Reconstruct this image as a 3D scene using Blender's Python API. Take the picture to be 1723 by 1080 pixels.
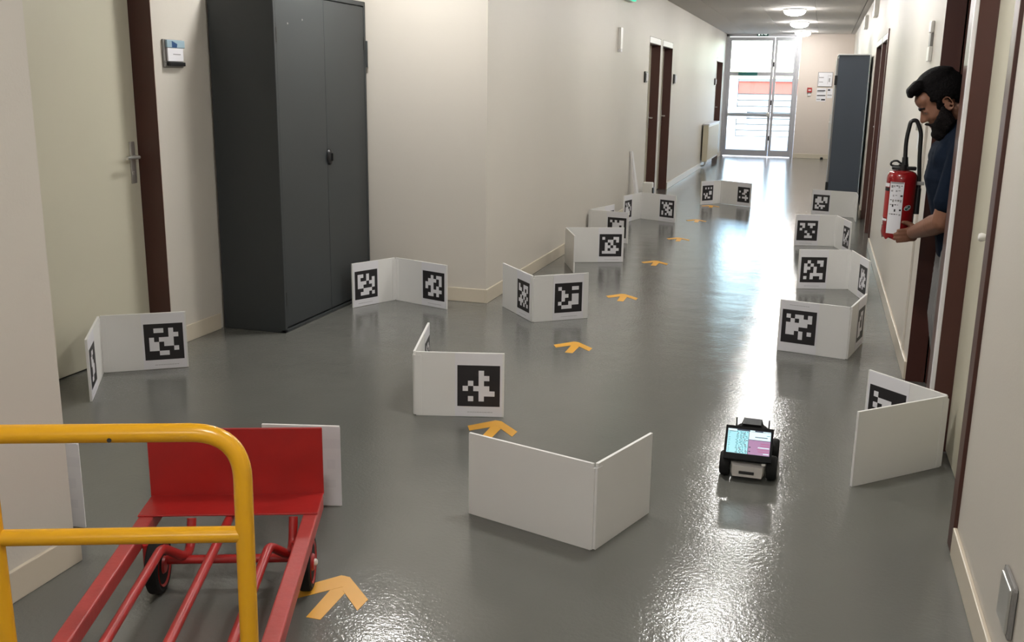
import bpy, bmesh, math, random
from mathutils import Vector, Matrix, noise
random.seed(7)
for o in list(bpy.data.objects):
    bpy.data.objects.remove(o)
SC = bpy.context.scene
COL = SC.collection
PI = math.pi

# ------------------------------------------------------------------ camera
cam_data = bpy.data.cameras.new('camera')
cam = bpy.data.objects.new('camera', cam_data)
COL.objects.link(cam)
cam_data.sensor_fit = 'HORIZONTAL'
cam_data.sensor_width = 36.0
cam_data.lens = 1660.92 / 1723.0 * 36.0
cam_data.clip_start = 0.02
cam_data.clip_end = 300
_p, _y, _r = 0.234761662, -0.2956, 0.0142190434
fwd = Vector((math.sin(_y) * math.cos(_p), math.cos(_y) * math.cos(_p), -math.sin(_p)))
r0 = fwd.cross(Vector((0, 0, 1))).normalized()
u0 = r0.cross(fwd)
rt = r0 * math.cos(_r) + u0 * math.sin(_r)
up = -r0 * math.sin(_r) + u0 * math.cos(_r)
cam.matrix_world = Matrix(((rt.x, up.x, -fwd.x, 0), (rt.y, up.y, -fwd.y, 0), (rt.z, up.z, -fwd.z, 1.45), (0, 0, 0, 1)))
SC.camera = cam

# ------------------------------------------------------------------ view and sky
SC.view_settings.view_transform = 'Standard'
SC.view_settings.look = 'None'
SC.view_settings.gamma = 1.0
SC.view_settings.use_curve_mapping = False
SC.view_settings.exposure = 0.0
SKY_STRENGTH = 1.6
LAMP = 120.0
W = bpy.data.worlds.new('sky')
SC.world = W
W.use_nodes = True
nt = W.node_tree
sky = nt.nodes.new('ShaderNodeTexSky')
sky.sky_type = 'NISHITA'
sky.sun_disc = False
sky.sun_elevation = math.radians(38)
sky.sun_rotation = math.radians(200)
sky.air_density = 1.0
sky.dust_density = 1.0
bg = nt.nodes['Background']
bg.inputs['Strength'].default_value = SKY_STRENGTH
nt.links.new(sky.outputs['Color'], bg.inputs['Color'])

# ------------------------------------------------------------------ materials
def mat(name, col, rough=0.5, metal=0.0, spec=0.5, var=0.0, scale=8.0, bump=0.0, bscale=60.0, coat=0.0, emit=None, estr=0.0):
    m = bpy.data.materials.new(name)
    m.use_nodes = True
    t = m.node_tree
    b = t.nodes['Principled BSDF']
    b.inputs['Base Color'].default_value = (*col, 1)
    b.inputs['Roughness'].default_value = rough
    b.inputs['Metallic'].default_value = metal
    b.inputs['Specular IOR Level'].default_value = spec
    b.inputs['Coat Weight'].default_value = coat
    if emit:
        b.inputs['Emission Color'].default_value = (*emit, 1)
        b.inputs['Emission Strength'].default_value = estr
    tc = None
    if var or bump:
        tc = t.nodes.new('ShaderNodeTexCoord')
    if var:
        n = t.nodes.new('ShaderNodeTexNoise')
        n.inputs['Scale'].default_value = scale
        n.inputs['Detail'].default_value = 4
        t.links.new(tc.outputs['Object'], n.inputs['Vector'])
        mx = t.nodes.new('ShaderNodeMix')
        mx.data_type = 'RGBA'
        mx.inputs['A'].default_value = (*[c * (1 - var) for c in col], 1)
        mx.inputs['B'].default_value = (*[min(1, c * (1 + var)) for c in col], 1)
        t.links.new(n.outputs['Fac'], mx.inputs['Factor'])
        t.links.new(mx.outputs['Result'], b.inputs['Base Color'])
    if bump:
        n2 = t.nodes.new('ShaderNodeTexNoise')
        n2.inputs['Scale'].default_value = bscale
        n2.inputs['Detail'].default_value = 2
        t.links.new(tc.outputs['Object'], n2.inputs['Vector'])
        bp = t.nodes.new('ShaderNodeBump')
        bp.inputs['Strength'].default_value = bump
        bp.inputs['Distance'].default_value = 0.01
        t.links.new(n2.outputs['Fac'], bp.inputs['Height'])
        t.links.new(bp.outputs['Normal'], b.inputs['Normal'])
    return m

M = {}
M['wall'] = mat('cream wall paint', (0.60, 0.56, 0.50), 0.5, var=0.03, scale=1.5, bump=0.04, bscale=120)
M['wall_end'] = mat('pale end wall paint', (0.66, 0.58, 0.52), 0.5, var=0.03, scale=1.5)
M['skirting'] = mat('cream skirting', (0.62, 0.55, 0.44), 0.35, var=0.04, scale=3)
M['leaf'] = mat('cream door laminate', (0.59, 0.56, 0.445), 0.35, var=0.03, scale=2)
M['brown'] = mat('dark brown lacquer', (0.068, 0.022, 0.016), 0.35, var=0.12, scale=4)
M['ceiling'] = mat('white ceiling tile', (0.60, 0.57, 0.54), 0.85, var=0.03, scale=20)
M['dark'] = mat('dark gap', (0.02, 0.02, 0.02), 0.8)
M['cabinet'] = mat('anthracite sheet metal', (0.038, 0.043, 0.046), 0.42, var=0.06, scale=2, spec=0.4)
M['cabinet_far'] = mat('blue grey sheet metal', (0.055, 0.07, 0.095), 0.45, var=0.05, scale=2)
M['black'] = mat('black plastic', (0.012, 0.012, 0.013), 0.35)
M['rubber'] = mat('black rubber', (0.012, 0.012, 0.012), 0.7, spec=0.2, var=0.2, scale=20)
M['chrome'] = mat('brushed steel', (0.62, 0.61, 0.58), 0.3, metal=0.75)
M['grey'] = mat('grey plastic', (0.22, 0.21, 0.2), 0.45)
M['board'] = mat('white foam board', (0.74, 0.73, 0.71), 0.55, var=0.03, scale=5)
M['paper'] = mat('white printer paper', (0.74, 0.73, 0.76), 0.7, var=0.015, scale=6)
M['paper_back'] = mat('thin paper back', (0.70, 0.69, 0.725), 0.7)
M['ink'] = mat('black toner', (0.014, 0.012, 0.014), 0.5)
M['text'] = mat('grey printed text', (0.33, 0.32, 0.33), 0.7)
M['tape'] = mat('yellow floor tape', (0.72, 0.36, 0.035), 0.38, var=0.06, scale=12)
M['red'] = mat('red enamel', (0.37, 0.014, 0.012), 0.38, var=0.18, scale=9, bump=0.05, bscale=40)
M['red_worn'] = mat('worn red enamel', (0.40, 0.045, 0.04), 0.45, var=0.2, scale=14, bump=0.08, bscale=60)
M['yellow'] = mat('yellow enamel', (0.72, 0.36, 0.012), 0.26, var=0.08, scale=10, bump=0.05, bscale=25)
M['white_plastic'] = mat('white plastic', (0.72, 0.70, 0.66), 0.35)
M['white_paint'] = mat('white paint', (0.72, 0.70, 0.70), 0.4)
M['alu'] = mat('grey painted aluminium', (0.42, 0.42, 0.45), 0.35, metal=0.25)
M['ext_red'] = mat('extinguisher red', (0.25, 0.007, 0.009), 0.22, coat=0.3)
M['skin'] = mat('skin', (0.215, 0.10, 0.062), 0.5, spec=0.3, var=0.08, scale=25)
M['lip'] = mat('lip', (0.27, 0.09, 0.075), 0.45)
M['eye'] = mat('eye white', (0.22, 0.18, 0.16), 0.35)
M['hair'] = mat('black hair', (0.0045, 0.0038, 0.004), 0.7, spec=0.08, var=0.5, scale=60, bump=0.6, bscale=140)
M['beard'] = mat('black beard', (0.008, 0.006, 0.006), 0.7, spec=0.12, var=0.5, scale=80, bump=0.6, bscale=180)
M['shirt'] = mat('navy cotton', (0.006, 0.0105, 0.021), 0.9, spec=0.1, var=0.2, scale=12, bump=0.25, bscale=30)
M['trousers'] = mat('grey cotton', (0.17, 0.165, 0.165), 0.85, var=0.15, scale=14, bump=0.2, bscale=40)
M['shoe'] = mat('black shoe', (0.02, 0.02, 0.02), 0.5)
M['lamp'] = mat('lit opal dome', (0.9, 0.9, 0.88), 0.4, emit=(1.0, 0.985, 0.95), estr=LAMP)
M['green_lit'] = mat('lit green sign', (0.0, 0.35, 0.2), 0.3, emit=(0.02, 0.75, 0.42), estr=1.2)
M['green_dark'] = mat('dark green sign', (0.004, 0.06, 0.05), 0.3)
M['sign_white'] = mat('lit white pictogram', (0.8, 0.8, 0.8), 0.4, emit=(0.8, 1, 0.9), estr=0.8)
M['teal'] = mat('teal strip', (0.02, 0.14, 0.13), 0.4)
M['blue'] = mat('blue print', (0.03, 0.08, 0.2), 0.4)
M['lightblue'] = mat('pale blue print', (0.33, 0.45, 0.52), 0.4)
M['alarm'] = mat('alarm red', (0.36, 0.02, 0.02), 0.4)
M['radiator'] = mat('cream radiator enamel', (0.58, 0.53, 0.4), 0.35)
M['brick'] = mat('red cladding', (0.45, 0.10, 0.075), 0.8, var=0.2, scale=2)
M['white_ext'] = mat('white cladding', (0.75, 0.75, 0.73), 0.7)
M['ext_ground'] = mat('pale paving', (0.5, 0.5, 0.48), 0.8, var=0.1, scale=1)
M['slate'] = mat('grey edging', (0.16, 0.18, 0.19), 0.7)
M['robot_white'] = mat('robot white shell', (0.55, 0.52, 0.49), 0.35)
M['robot_black'] = mat('robot black shell', (0.008, 0.008, 0.009), 0.5, spec=0.12)
def screenmat(name, col, s):
    return mat(name, (0.01, 0.01, 0.01), 0.3, emit=col, estr=s)
M['scr_cyan'] = screenmat('screen cyan', (0.42, 0.86, 0.95), 0.95)
M['scr_white'] = screenmat('screen white', (0.75, 0.95, 1.0), 1.1)
M['scr_purple'] = screenmat('screen purple', (0.50, 0.24, 0.46), 0.8)
M['scr_pink'] = screenmat('screen pink', (0.55, 0.12, 0.3), 0.8)
M['scr_dark'] = screenmat('screen dark', (0.01, 0.04, 0.10), 0.6)
M['scr_teal'] = screenmat('screen teal', (0.03, 0.35, 0.42), 0.8)

g = bpy.data.materials.new('clear glass'); g.use_nodes = True
gt = g.node_tree
for n in list(gt.nodes): gt.nodes.remove(n)
go = gt.nodes.new('ShaderNodeOutputMaterial'); gm = gt.nodes.new('ShaderNodeMixShader')
ga = gt.nodes.new('ShaderNodeBsdfTransparent'); gb = gt.nodes.new('ShaderNodeBsdfGlossy'); gf = gt.nodes.new('ShaderNodeFresnel')
ga.inputs['Color'].default_value = (0.93, 0.97, 0.96, 1)
gb.inputs['Roughness'].default_value = 0.02
gf.inputs['IOR'].default_value = 1.45
gt.links.new(gf.outputs[0], gm.inputs[0]); gt.links.new(ga.outputs[0], gm.inputs[1]); gt.links.new(gb.outputs[0], gm.inputs[2])
gt.links.new(gm.outputs[0], go.inputs[0])
M['glass'] = g

# glossy grey resin floor with a fine orange-peel relief
fm = bpy.data.materials.new('glossy grey resin floor'); fm.use_nodes = True
t = fm.node_tree; b = t.nodes['Principled BSDF']
tc = t.nodes.new('ShaderNodeTexCoord')
n1 = t.nodes.new('ShaderNodeTexNoise'); n1.inputs['Scale'].default_value = 1.3; n1.inputs['Detail'].default_value = 6
cr = t.nodes.new('ShaderNodeMix'); cr.data_type = 'RGBA'
cr.inputs['A'].default_value = (0.118, 0.118, 0.107, 1); cr.inputs['B'].default_value = (0.150, 0.150, 0.137, 1)
t.links.new(tc.outputs['Object'], n1.inputs['Vector']); t.links.new(n1.outputs['Fac'], cr.inputs['Factor'])
t.links.new(cr.outputs['Result'], b.inputs['Base Color'])
n2 = t.nodes.new('ShaderNodeTexNoise'); n2.inputs['Scale'].default_value = 70; n2.inputs['Detail'].default_value = 3; n2.inputs['Roughness'].default_value = 0.6
n3 = t.nodes.new('ShaderNodeTexNoise'); n3.inputs['Scale'].default_value = 4; n3.inputs['Detail'].default_value = 2
t.links.new(tc.outputs['Object'], n2.inputs['Vector']); t.links.new(tc.outputs['Object'], n3.inputs['Vector'])
b1 = t.nodes.new('ShaderNodeBump'); b1.inputs['Strength'].default_value = 0.11; b1.inputs['Distance'].default_value = 0.01
b2 = t.nodes.new('ShaderNodeBump'); b2.inputs['Strength'].default_value = 0.08; b2.inputs['Distance'].default_value = 0.03
t.links.new(n2.outputs['Fac'], b1.inputs['Height']); t.links.new(n3.outputs['Fac'], b2.inputs['Height'])
t.links.new(b1.outputs['Normal'], b2.inputs['Normal']); t.links.new(b2.outputs['Normal'], b.inputs['Normal'])
b.inputs['Roughness'].default_value = 0.12
b.inputs['Specular IOR Level'].default_value = 0.5
M['floor'] = fm

# ------------------------------------------------------------------ helpers
class MB:
    """collects shapes; build() links them as ONE mesh object"""
    def __init__(s):
        s.v = []; s.f = []; s.m = []; s.sm = []; s.mats = []
    def mi(s, m):
        if m not in s.mats: s.mats.append(m)
        return s.mats.index(m)
    def add(s, vs, fs, m=None, smooth=False):
        o = len(s.v); s.v += [tuple(v) for v in vs]
        i = s.mi(m) if m else 0
        for f in fs:
            s.f.append([o + k for k in f]); s.m.append(i); s.sm.append(smooth)
    def box(s, x0, x1, y0, y1, z0, z1, m=None):
        vs = [(x, y, z) for z in (z0, z1) for y in (y0, y1) for x in (x0, x1)]
        s.add(vs, [(0, 2, 3, 1), (4, 5, 7, 6), (0, 1, 5, 4), (2, 6, 7, 3), (0, 4, 6, 2), (1, 3, 7, 5)], m)
    def bbox(s, x0, x1, y0, y1, z0, z1, bv=0.004, m=None):
        """bevelled box"""
        bm = bmesh.new(); bmesh.ops.create_cube(bm, size=1)
        for v in bm.verts:
            v.co = Vector(((x0 + x1) / 2 + v.co.x * (x1 - x0), (y0 + y1) / 2 + v.co.y * (y1 - y0), (z0 + z1) / 2 + v.co.z * (z1 - z0)))
        bmesh.ops.bevel(bm, geom=bm.edges[:], offset=bv, segments=2, affect='EDGES', profile=0.5)
        s.bm(bm, m); bm.free()
    def bm(s, bm, m=None, mtx=None, smooth=False):
        bm.verts.index_update()
        s.add([(mtx @ v.co if mtx else v.co) for v in bm.verts], [[v.index for v in f.verts] for f in bm.faces], m, smooth)
    def obox(s, c, ax, ay, az, m=None):
        """oriented box: centre and three half-axis vectors"""
        c, ax, ay, az = map(Vector, (c, ax, ay, az))
        vs = [c + i * ax + j * ay + k * az for k in (-1, 1) for j in (-1, 1) for i in (-1, 1)]
        s.add(vs, [(0, 2, 3, 1), (4, 5, 7, 6), (0, 1, 5, 4), (2, 6, 7, 3), (0, 4, 6, 2), (1, 3, 7, 5)], m)
    def quad(s, a, b, c, d, m=None):
        s.add([a, b, c, d], [(0, 1, 2, 3)], m)
    def tube(s, pts, r, n=12, m=None, cap=True):
        pts = [Vector(p) for p in pts]
        rs = r if isinstance(r, (list, tuple)) else [r] * len(pts)
        vs = []; fs = []
        prev = None
        for i, p in enumerate(pts):
            d = (pts[min(i + 1, len(pts) - 1)] - pts[max(i - 1, 0)]).normalized()
            if prev is None:
                a = d.orthogonal().normalized()
            else:
                a = (prev - d * prev.dot(d)).normalized()
            prev = a
            bb = d.cross(a)
            for k in range(n):
                an = 2 * PI * k / n
                vs.append(p + (a * math.cos(an) + bb * math.sin(an)) * rs[i])
        for i in range(len(pts) - 1):
            for k in range(n):
                fs.append((i * n + k, i * n + (k + 1) % n, (i + 1) * n + (k + 1) % n, (i + 1) * n + k))
        s.add(vs, fs, m, True)
        if cap:
            s.add(vs[:n], [tuple(range(n - 1, -1, -1))], m); s.add(vs[-n:], [tuple(range(n))], m)
    def lathe(s, prof, n=32, m=None, mtx=None, a0=0, a1=2 * PI):
        """profile of (radius, z) turned about z"""
        full = abs(a1 - a0 - 2 * PI) < 1e-6
        vs = []; fs = []; k = n if full else n + 1
        for r, z in prof:
            for i in range(k):
                a = a0 + (a1 - a0) * i / n
                v = Vector((r * math.cos(a), r * math.sin(a), z)); vs.append(mtx @ v if mtx else v)
        for j in range(len(prof) - 1):
            for i in range(n):
                i2 = (i + 1) % k
                fs.append((j * k + i, j * k + i2, (j + 1) * k + i2, (j + 1) * k + i))
        s.add(vs, fs, m, True)
        if full:
            if prof[0][0] > 1e-5: s.add(vs[:k], [tuple(range(k - 1, -1, -1))], m)
            if prof[-1][0] > 1e-5: s.add(vs[-k:], [tuple(range(k))], m)
    def build(s, name, m=None, parent=None, loc=(0, 0, 0), rotz=0.0, kind=None):
        me = bpy.data.meshes.new(name)
        me.from_pydata(s.v, [], s.f)
        mats = s.mats if s.mats else [m]
        for x in mats: me.materials.append(M[x] if isinstance(x, str) else x)
        me.polygons.foreach_set('material_index', s.m)
        me.polygons.foreach_set('use_smooth', s.sm)
        me.update()
        if any(s.sm) :
            try: me.set_sharp_from_angle(angle=math.radians(40))
            except Exception: pass
        o = bpy.data.objects.new(name, me); COL.objects.link(o)
        o.location = loc; o.rotation_euler = (0, 0, rotz)
        if parent: o.parent = parent
        if kind: o['kind'] = kind
        return o

def tag(o, label=None, cat=None, group=None, kind=None):
    if label: o['label'] = label
    if cat: o['category'] = cat
    if group: o['group'] = group
    if kind: o['kind'] = kind
    return o
def thing(name, label, cat, loc=(0, 0, 0), rotz=0.0, group=None):
    o = bpy.data.objects.new(name, None); COL.objects.link(o)
    o.empty_display_size = 0.1
    o.location = loc; o.rotation_euler = (0, 0, rotz)
    return tag(o, label, cat, group)
def structure(name, label=None, cat=None, loc=(0, 0, 0)):
    o = bpy.data.objects.new(name, None); COL.objects.link(o); o.location = loc
    o['kind'] = 'structure'
    return tag(o, label or name.replace('_', ' '), cat or 'structure')
def st(mb, name, m, label, cat):
    return tag(mb.build(name, m, kind='structure'), label, cat)
def dup(src, parent, loc):
    o = src.copy(); COL.objects.link(o); o.parent = parent; o.location = loc
    return o

# ------------------------------------------------------------------ setting: shell
XL, XR, YE, ZC = -2.09, 0.52, 22.4, 2.57
ZT = 2.75
YB = -9.0
m = MB(); m.box(-3.75, 3.2, YB - .2, YE + .25, -.12, 0); st(m, 'floor', 'floor', 'glossy grey resin floor of the corridor', 'floor')
m = MB(); m.box(-3.75, 3.2, YB - .2, YE + .25, ZC + .03, ZT)
ceil = st(m, 'ceiling', 'ceiling', 'white suspended ceiling of the corridor', 'ceiling')
xs = [XL, -1.65, -0.93, -0.21, 0.44, XR]
protos = {}
y = YB
while y < YE - .01:
    for i in range(5):
        x0, x1 = xs[i], xs[i + 1]
        gp = 0.007 if i in (3, 4) else 0.0025
        if i not in protos:
            q = MB(); q.bbox(x0 + .002, x1 - (gp if i == 3 else .002), 0.002, 1.2 - .002, 0, .02, .002)
            p = q.build('ceiling_panel', 'ceiling', ceil); p.location = (0, y, ZC); protos[i] = p
        else:
            dup(protos[i], ceil, (0, y, ZC))
    y += 1.2
# plain ceiling field over the alcove
m = MB(); m.box(-3.7, XL - .003, 2.28, 6.24, ZC, ZC + .02); m.build('ceiling_panel', 'ceiling', ceil)

# left side walls (corridor wall, alcove, recesses of three doors)
D1 = (12.50, 13.36, 2.055); D2 = (13.56, 14.46, 2.055); D3 = (20.62, 21.86, 2.03)
m = MB()
m.box(-3.75, XL, YB, 2.28, 0, ZT)
m.box(-3.75, XL, 6.24, 6.40, 0, ZT)
def wall_with_doors(m, x0, x1, y0, y1, doors, ztop):
    yc = y0
    for a, b_, zt in doors:
        m.box(x0, x1, yc, a, 0, ztop); m.box(x0, x1, a, b_, zt, ztop); yc = b_
    m.box(x0, x1, yc, y1, 0, ztop)
wall_with_doors(m, XL - .13, XL, 6.40, YE, [D1, D2, D3], ZT)
m.box(XL - .30, XL - .17, 6.40, YE, 0, ZT)
st(m, 'wall_left', 'wall', 'cream left wall of the corridor with the alcove corner', 'wall')
m = MB()
m.box(-3.49 - .02, -3.36, 4.54, 6.24, 0, ZT); m.box(-3.51, -3.36, 2.28, 3.60, 0, ZT); m.box(-3.51, -3.36, 3.60, 4.54, 2.08, ZT)
m.box(-3.75, -3.53, 2.28, 6.24, 0, ZT)
st(m, 'wall_alcove', 'wall', 'cream side wall of the alcove behind the grey cabinet', 'wall')
# right wall: R1 (closed door), R2 (open doorway with the man), far pair
R1 = (3.29, 4.21, 2.12); R2 = (4.37, 5.25, 2.12); R3 = (9.86, 10.86, 1.97); R4 = (10.98, 12.06, 1.97)
m = MB()
wall_with_doors(m, XR, XR + .13, YB, YE, [R1, R2, R3, R4], ZT)
m.box(XR + .20, XR + .3, YB, R1[0] - .1, 0, ZT)
m.box(XR + .22, XR + .3, 5.9, YE, 0, ZT)
m.box(3.0, 3.15, 3.0, 6.2, 0, ZT); m.box(XR + .3, 3.0, 6.0, 6.15, 0, ZT); m.box(XR + .13, 3.0, 3.05, 3.2, 0, ZT)
st(m, 'wall_right', 'wall', 'cream right wall of the corridor with the doorways', 'wall')
m = MB(); m.box(-.545, XR + .1, YE, YE + .2, 0, ZT); m.box(XL - .3, -.545, YE, YE + .2, 2.60, ZT); m.box(XL - .3, XL - .005, YE, YE + .2, 0, 2.6)
st(m, 'wall_end', 'wall_end', 'pale end wall right of the glazed exit door', 'wall')
m = MB(); m.box(XL, XR, YB - .15, YB, 0, ZT); st(m, 'wall_front', 'wall', 'cream wall closing the corridor behind the camera', 'wall')

# skirtings
def skirt(name, segs, label):
    m = MB()
    for x0, x1, y0, y1 in segs:
        m.bbox(x0, x1, y0, y1, 0.0, .095, .003)
    st(m, name, 'skirting', label, 'baseboard')
skirt('baseboard_left', [(XL, XL + .013, YB, 2.293), (XL, XL + .013, 6.227, 12.48), (XL, XL + .013, 14.48, 20.6), (XL, XL + .013, 21.9, YE)], 'cream skirting board along the left corridor wall')
skirt('baseboard_alcove', [(-3.36, -3.347, 4.56, 5.0), (-3.36, -3.347, 2.3, 3.58), (-2.86, XL + .0, 6.227, 6.24), (-3.35, XL, 2.28, 2.293)], 'cream skirting board around the alcove')
skirt('baseboard_right', [(XR - .013, XR, YB, 3.205), (XR - .013, XR, 5.27, 9.84), (XR - .013, XR, 12.08, YE)], 'cream skirting board along the right corridor wall')
skirt('baseboard_end', [(-.53, XR - .013, YE - .013, YE)], 'pale skirting under the end wall')

# doors ------------------------------------------------------------------
def lever(parent, x, y, z, side, dy):
    """side: direction of the room (+1 => +x); dy: direction the lever points"""
    m = MB()
    m.bbox(min(x, x + side * .008), max(x, x + side * .008), y - .021, y + .021, z - .14, z + .08, .003)
    m.tube([(x, y, z), (x + side * .045, y, z), (x + side * .055, y + dy * .012, z), (x + side * .055, y + dy * .11, z)], .009, 10)
    m.tube([(x + side * .008, y, z - .085), (x + side * .011, y, z - .085)], .010, 12)
    return m.build('door_handle', 'chrome', parent)
def door(n, label, x, side, y0, y1, zt, depth=.10, hinge_near=True, transom=0.0, knob=True, thick=.04, jw=.0):
    """recessed door: opening y0..y1 in the wall face x, room on the side +1/-1"""
    d = structure('door_%d' % n, label, 'door')
    xb = x - side * depth
    zl = zt - transom
    m = MB(); m.bbox(min(xb, xb - side * thick), max(xb, xb - side * thick), y0 + .006, y1 - .006, .008, zl - .006, .002)
    m.build('door_leaf', 'leaf', d)
    lo, hi = min(x + side * .002, xb - side * .05), max(x + side * .002, xb - side * .05)
    m = MB(); m.box(lo, hi, y1 - .004, y1 + .001, 0, zt); m.box(lo, hi, y0 - .001, y0 + .004, 0, zt); m.box(lo, hi, y0, y1, zl - .004, zl + .001)
    m.build('door_jamb', 'brown', d)
    if transom:
        m = MB(); m.bbox(lo, hi, y0 + .005, y1 - .005, zl + .002, zt - .004, .002); m.build('transom_panel', 'white_paint', d)
    if knob:
        lever(d, xb, (y1 - .06) if hinge_near else (y0 + .06), 1.05, side, -1 if hinge_near else 1)
    return d
door(1, 'cream door with steel lever handle in the alcove left of the grey cabinet', -3.36, 1, 3.60, 4.54, 2.08, depth=.13)
d = door(2, 'nearer cream door of the far left pair', XL, 1, *D1[:2], D1[2], transom=.075, depth=.115)
d = door(3, 'farther cream door of the far left pair', XL, 1, *D2[:2], D2[2], transom=.075, depth=.115)
d = door(4, 'last cream door on the left beside the glazed exit', XL, 1, *D3[:2], D3[2], transom=.06, depth=.115)
d = door(5, 'closed cream door nearest on the right with dark brown frame', XR, -1, *R1[:2], R1[2], depth=.078, knob=False)
m = MB(); m.lathe([(0, -.02), (.006, -.02), (.007, 0), (.014, .012), (.016, .022), (.012, .03), (0, .033)], 14, mtx=Matrix.Translation((.598, 3.83, .945)) @ Matrix.Rotation(-PI / 2, 4, 'Y'))
m.build('door_handle', 'white_plastic', d)
m = MB(); m.bbox(XR - .012, XR + .06, 3.205, 3.293, 0, 2.2, .004); m.build('architrave', 'brown', d)
m = MB(); m.bbox(XR - .006, XR + .010, 4.204, 4.234, 0, 2.2, .003); m.build('cream_bead', 'white_paint', d)
d = structure('door_6', 'open doorway with dark brown frame where the man leans out', 'door')
m = MB(); m.box(XR - .003, XR + .085, 5.244, 5.252, 0, 2.12); m.box(XR + .092, XR + .14, 5.232, 5.252, 0, 2.12); m.box(XR + .085, XR + .092, 5.25, 5.252, 0, 2.12, )
m.build('door_jamb', 'brown', d)
m = MB(); m.bbox(XR - .001, XR + .14, 4.232, 4.385, 0, 2.2, .003); m.build('door_post', 'brown', d)
m = MB(); m.box(XR - .003, XR + .14, 4.37, 5.25, 2.112, 2.122); m.build('door_head', 'brown', d)
d = door(7, 'nearer dark framed door of the far right pair', XR, -1, *R3[:2], R3[2], transom=.06, depth=.10)
d = door(8, 'farther dark framed door of the far right pair beside the blue cabinet', XR, -1, *R4[:2], R4[2], transom=.06, depth=.10)
m = MB(); m.bbox(XR - .012, XR, 9.80, 9.86, 0, 1.99, .003); m.build('architrave', 'brown', d)

# glazed exit door
ex = structure('door_9', 'glazed double exit door at the end of the corridor', 'door', (0, 0, 0))
X0, X1, XM = -2.095, -.55, -1.075
m = MB()
yb0, yb1 = YE + .02, YE + .10
m.bbox(X0, X0 + .06, yb0 - .02, yb1, 0, 2.58, .004); m.bbox(X1 - .06, X1, yb0 - .02, yb1, 0, 2.58, .004); m.bbox(X0, X1, yb0 - .02, yb1, 2.52, 2.60, .004)
m.build('door_frame', 'alu', ex)
def glazed_leaf(name, a, b_, lab):
    m = MB(); y0_, y1_ = YE + .03, YE + .075
    m.bbox(a, a + .055, y0_, y1_, .012, 2.515, .004); m.bbox(b_ - .055, b_, y0_, y1_, .012, 2.515, .004)
    for z0, z1 in ((.012, .14), (.855, .93), (1.71, 1.79), (2.44, 2.515)):
        m.bbox(a + .05, b_ - .05, y0_, y1_, z0, z1, .004)
    o = m.build(name, 'alu', ex)
    for z0, z1 in ((.14, .855), (.93, 1.71), (1.79, 2.44)):
        q = MB(); q.box(a + .055, b_ - .055, YE + .05, YE + .056, z0, z1); q.build('glass_pane', 'glass', o)
    return o
lf = glazed_leaf('door_leaf', X0 + .062, XM - .004, '')
rt_ = glazed_leaf('door_leaf', XM + .004, X1 - .062, '')
m = MB(); m.tube([(X0 + .12, YE - .03, .90), (XM - .06, YE - .03, .90)], .016, 10); m.bbox(X0 + .11, X0 + .15, YE - .04, YE + .03, .87, .93, .003); m.bbox(XM - .08, XM - .02, YE - .05, YE + .03, .85, .95, .003)
m.build('push_bar', 'chrome', ex)
m = MB(); m.bbox(-1.80, -1.40, YE + .02, YE + .032, 1.715, 1.785, .002); m.build('teal_strip', 'teal', ex)
m = MB()
for z in (.35, 1.1, 1.9): m.bbox(XM - .012, XM + .012, YE + .01, YE + .035, z, z + .1, .003)
m.build('hinge_block', 'dark', ex)

# ------------------------------------------------------------------ outside
m = MB(); m.box(-25, 25, YE + .25, 60, -.25, -.05); st(m, 'floor_outside', 'ext_ground', 'pale paved yard outside the exit door', 'ground')
bl = thing('white_building', 'white slatted building with a red band seen through the exit door', 'building', (-2.5, 33, -.05))
m = MB(); m.box(-9, 9, 0, 6, 0, 1.80); m.build('wall', 'slate', bl)
m = MB(); m.box(-.11, 9, -.06, 0, 1.34, 1.71); m.build('red_band', 'brick', bl)
m = MB(); m.box(-.11, 9, -.14, 0, 1.71, 1.80); m.build('coping', 'slate', bl)
m = MB(); m.bbox(-9, -.13, -.10, 0, 0, 1.82, .01); m.build('white_bay', 'white_ext', bl)
sl = None
for k in range(7):
    if sl is None:
        q = MB(); q.bbox(-.11, 9, -.05, 0, 0, .150, .006); sl = q.build('cladding_slat', 'white_ext', bl); sl.location = (0, -.002, .02)
    else: dup(sl, bl, (0, -.002, .02 + .188 * k))
for nm, x0 in (('utility_box', -.9),):
    q = MB(); q.bbox(x0, x0 + 1.1, -.25, -.06, .55, .85, .02); q.box(x0 + .15, x0 + .2, -.22, -.1, 0, .56); q.build(nm, 'white_ext', bl)

# ------------------------------------------------------------------ ceiling lamps
def lamp(x, y, label, mt='lamp'):
    r = thing('ceiling_lamp', label, 'lamp', (x, y, ZC), group='round ceiling lamps')
    m = MB(); m.lathe([(.165, 0), (.165, -.018), (.155, -.022), (0, -.022)], 28); m.build('base_ring', 'white_plastic', r)
    m = MB(); m.lathe([(.15, -.022), (.148, -.045), (.13, -.068), (.09, -.085), (.045, -.093), (0.0005, -.095)], 28)
    m.build('diffuser', mt, r)
lamp(-.5, 15.43, 'lit round ceiling lamp, nearest of the three in view')
lamp(-.5, 18.40, 'lit round ceiling lamp, middle of the three in view')
lamp(-.5, 21.40, 'lit round ceiling lamp just before the exit door')
lamp(-.5, 12.45, 'lit round ceiling lamp above the frame, reflected near the far boards')
lamp(-.5, 9.47, 'lit round ceiling lamp above the frame over the corridor middle')
lamp(-.5, 6.5, 'lit round ceiling lamp above the frame, mirrored in the floor at bottom right')
lamp(-2.5, 5.35, 'lit round ceiling lamp over the alcove beside the grey cabinet')
lamp(-.5, 3.55, 'lit round ceiling lamp above the frame between trolley and robot')
lamp(-.5, .60, 'lit round ceiling lamp straight over the camera')
lamp(-.5, -2.35, 'lit round ceiling lamp nearest behind the camera')
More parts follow.
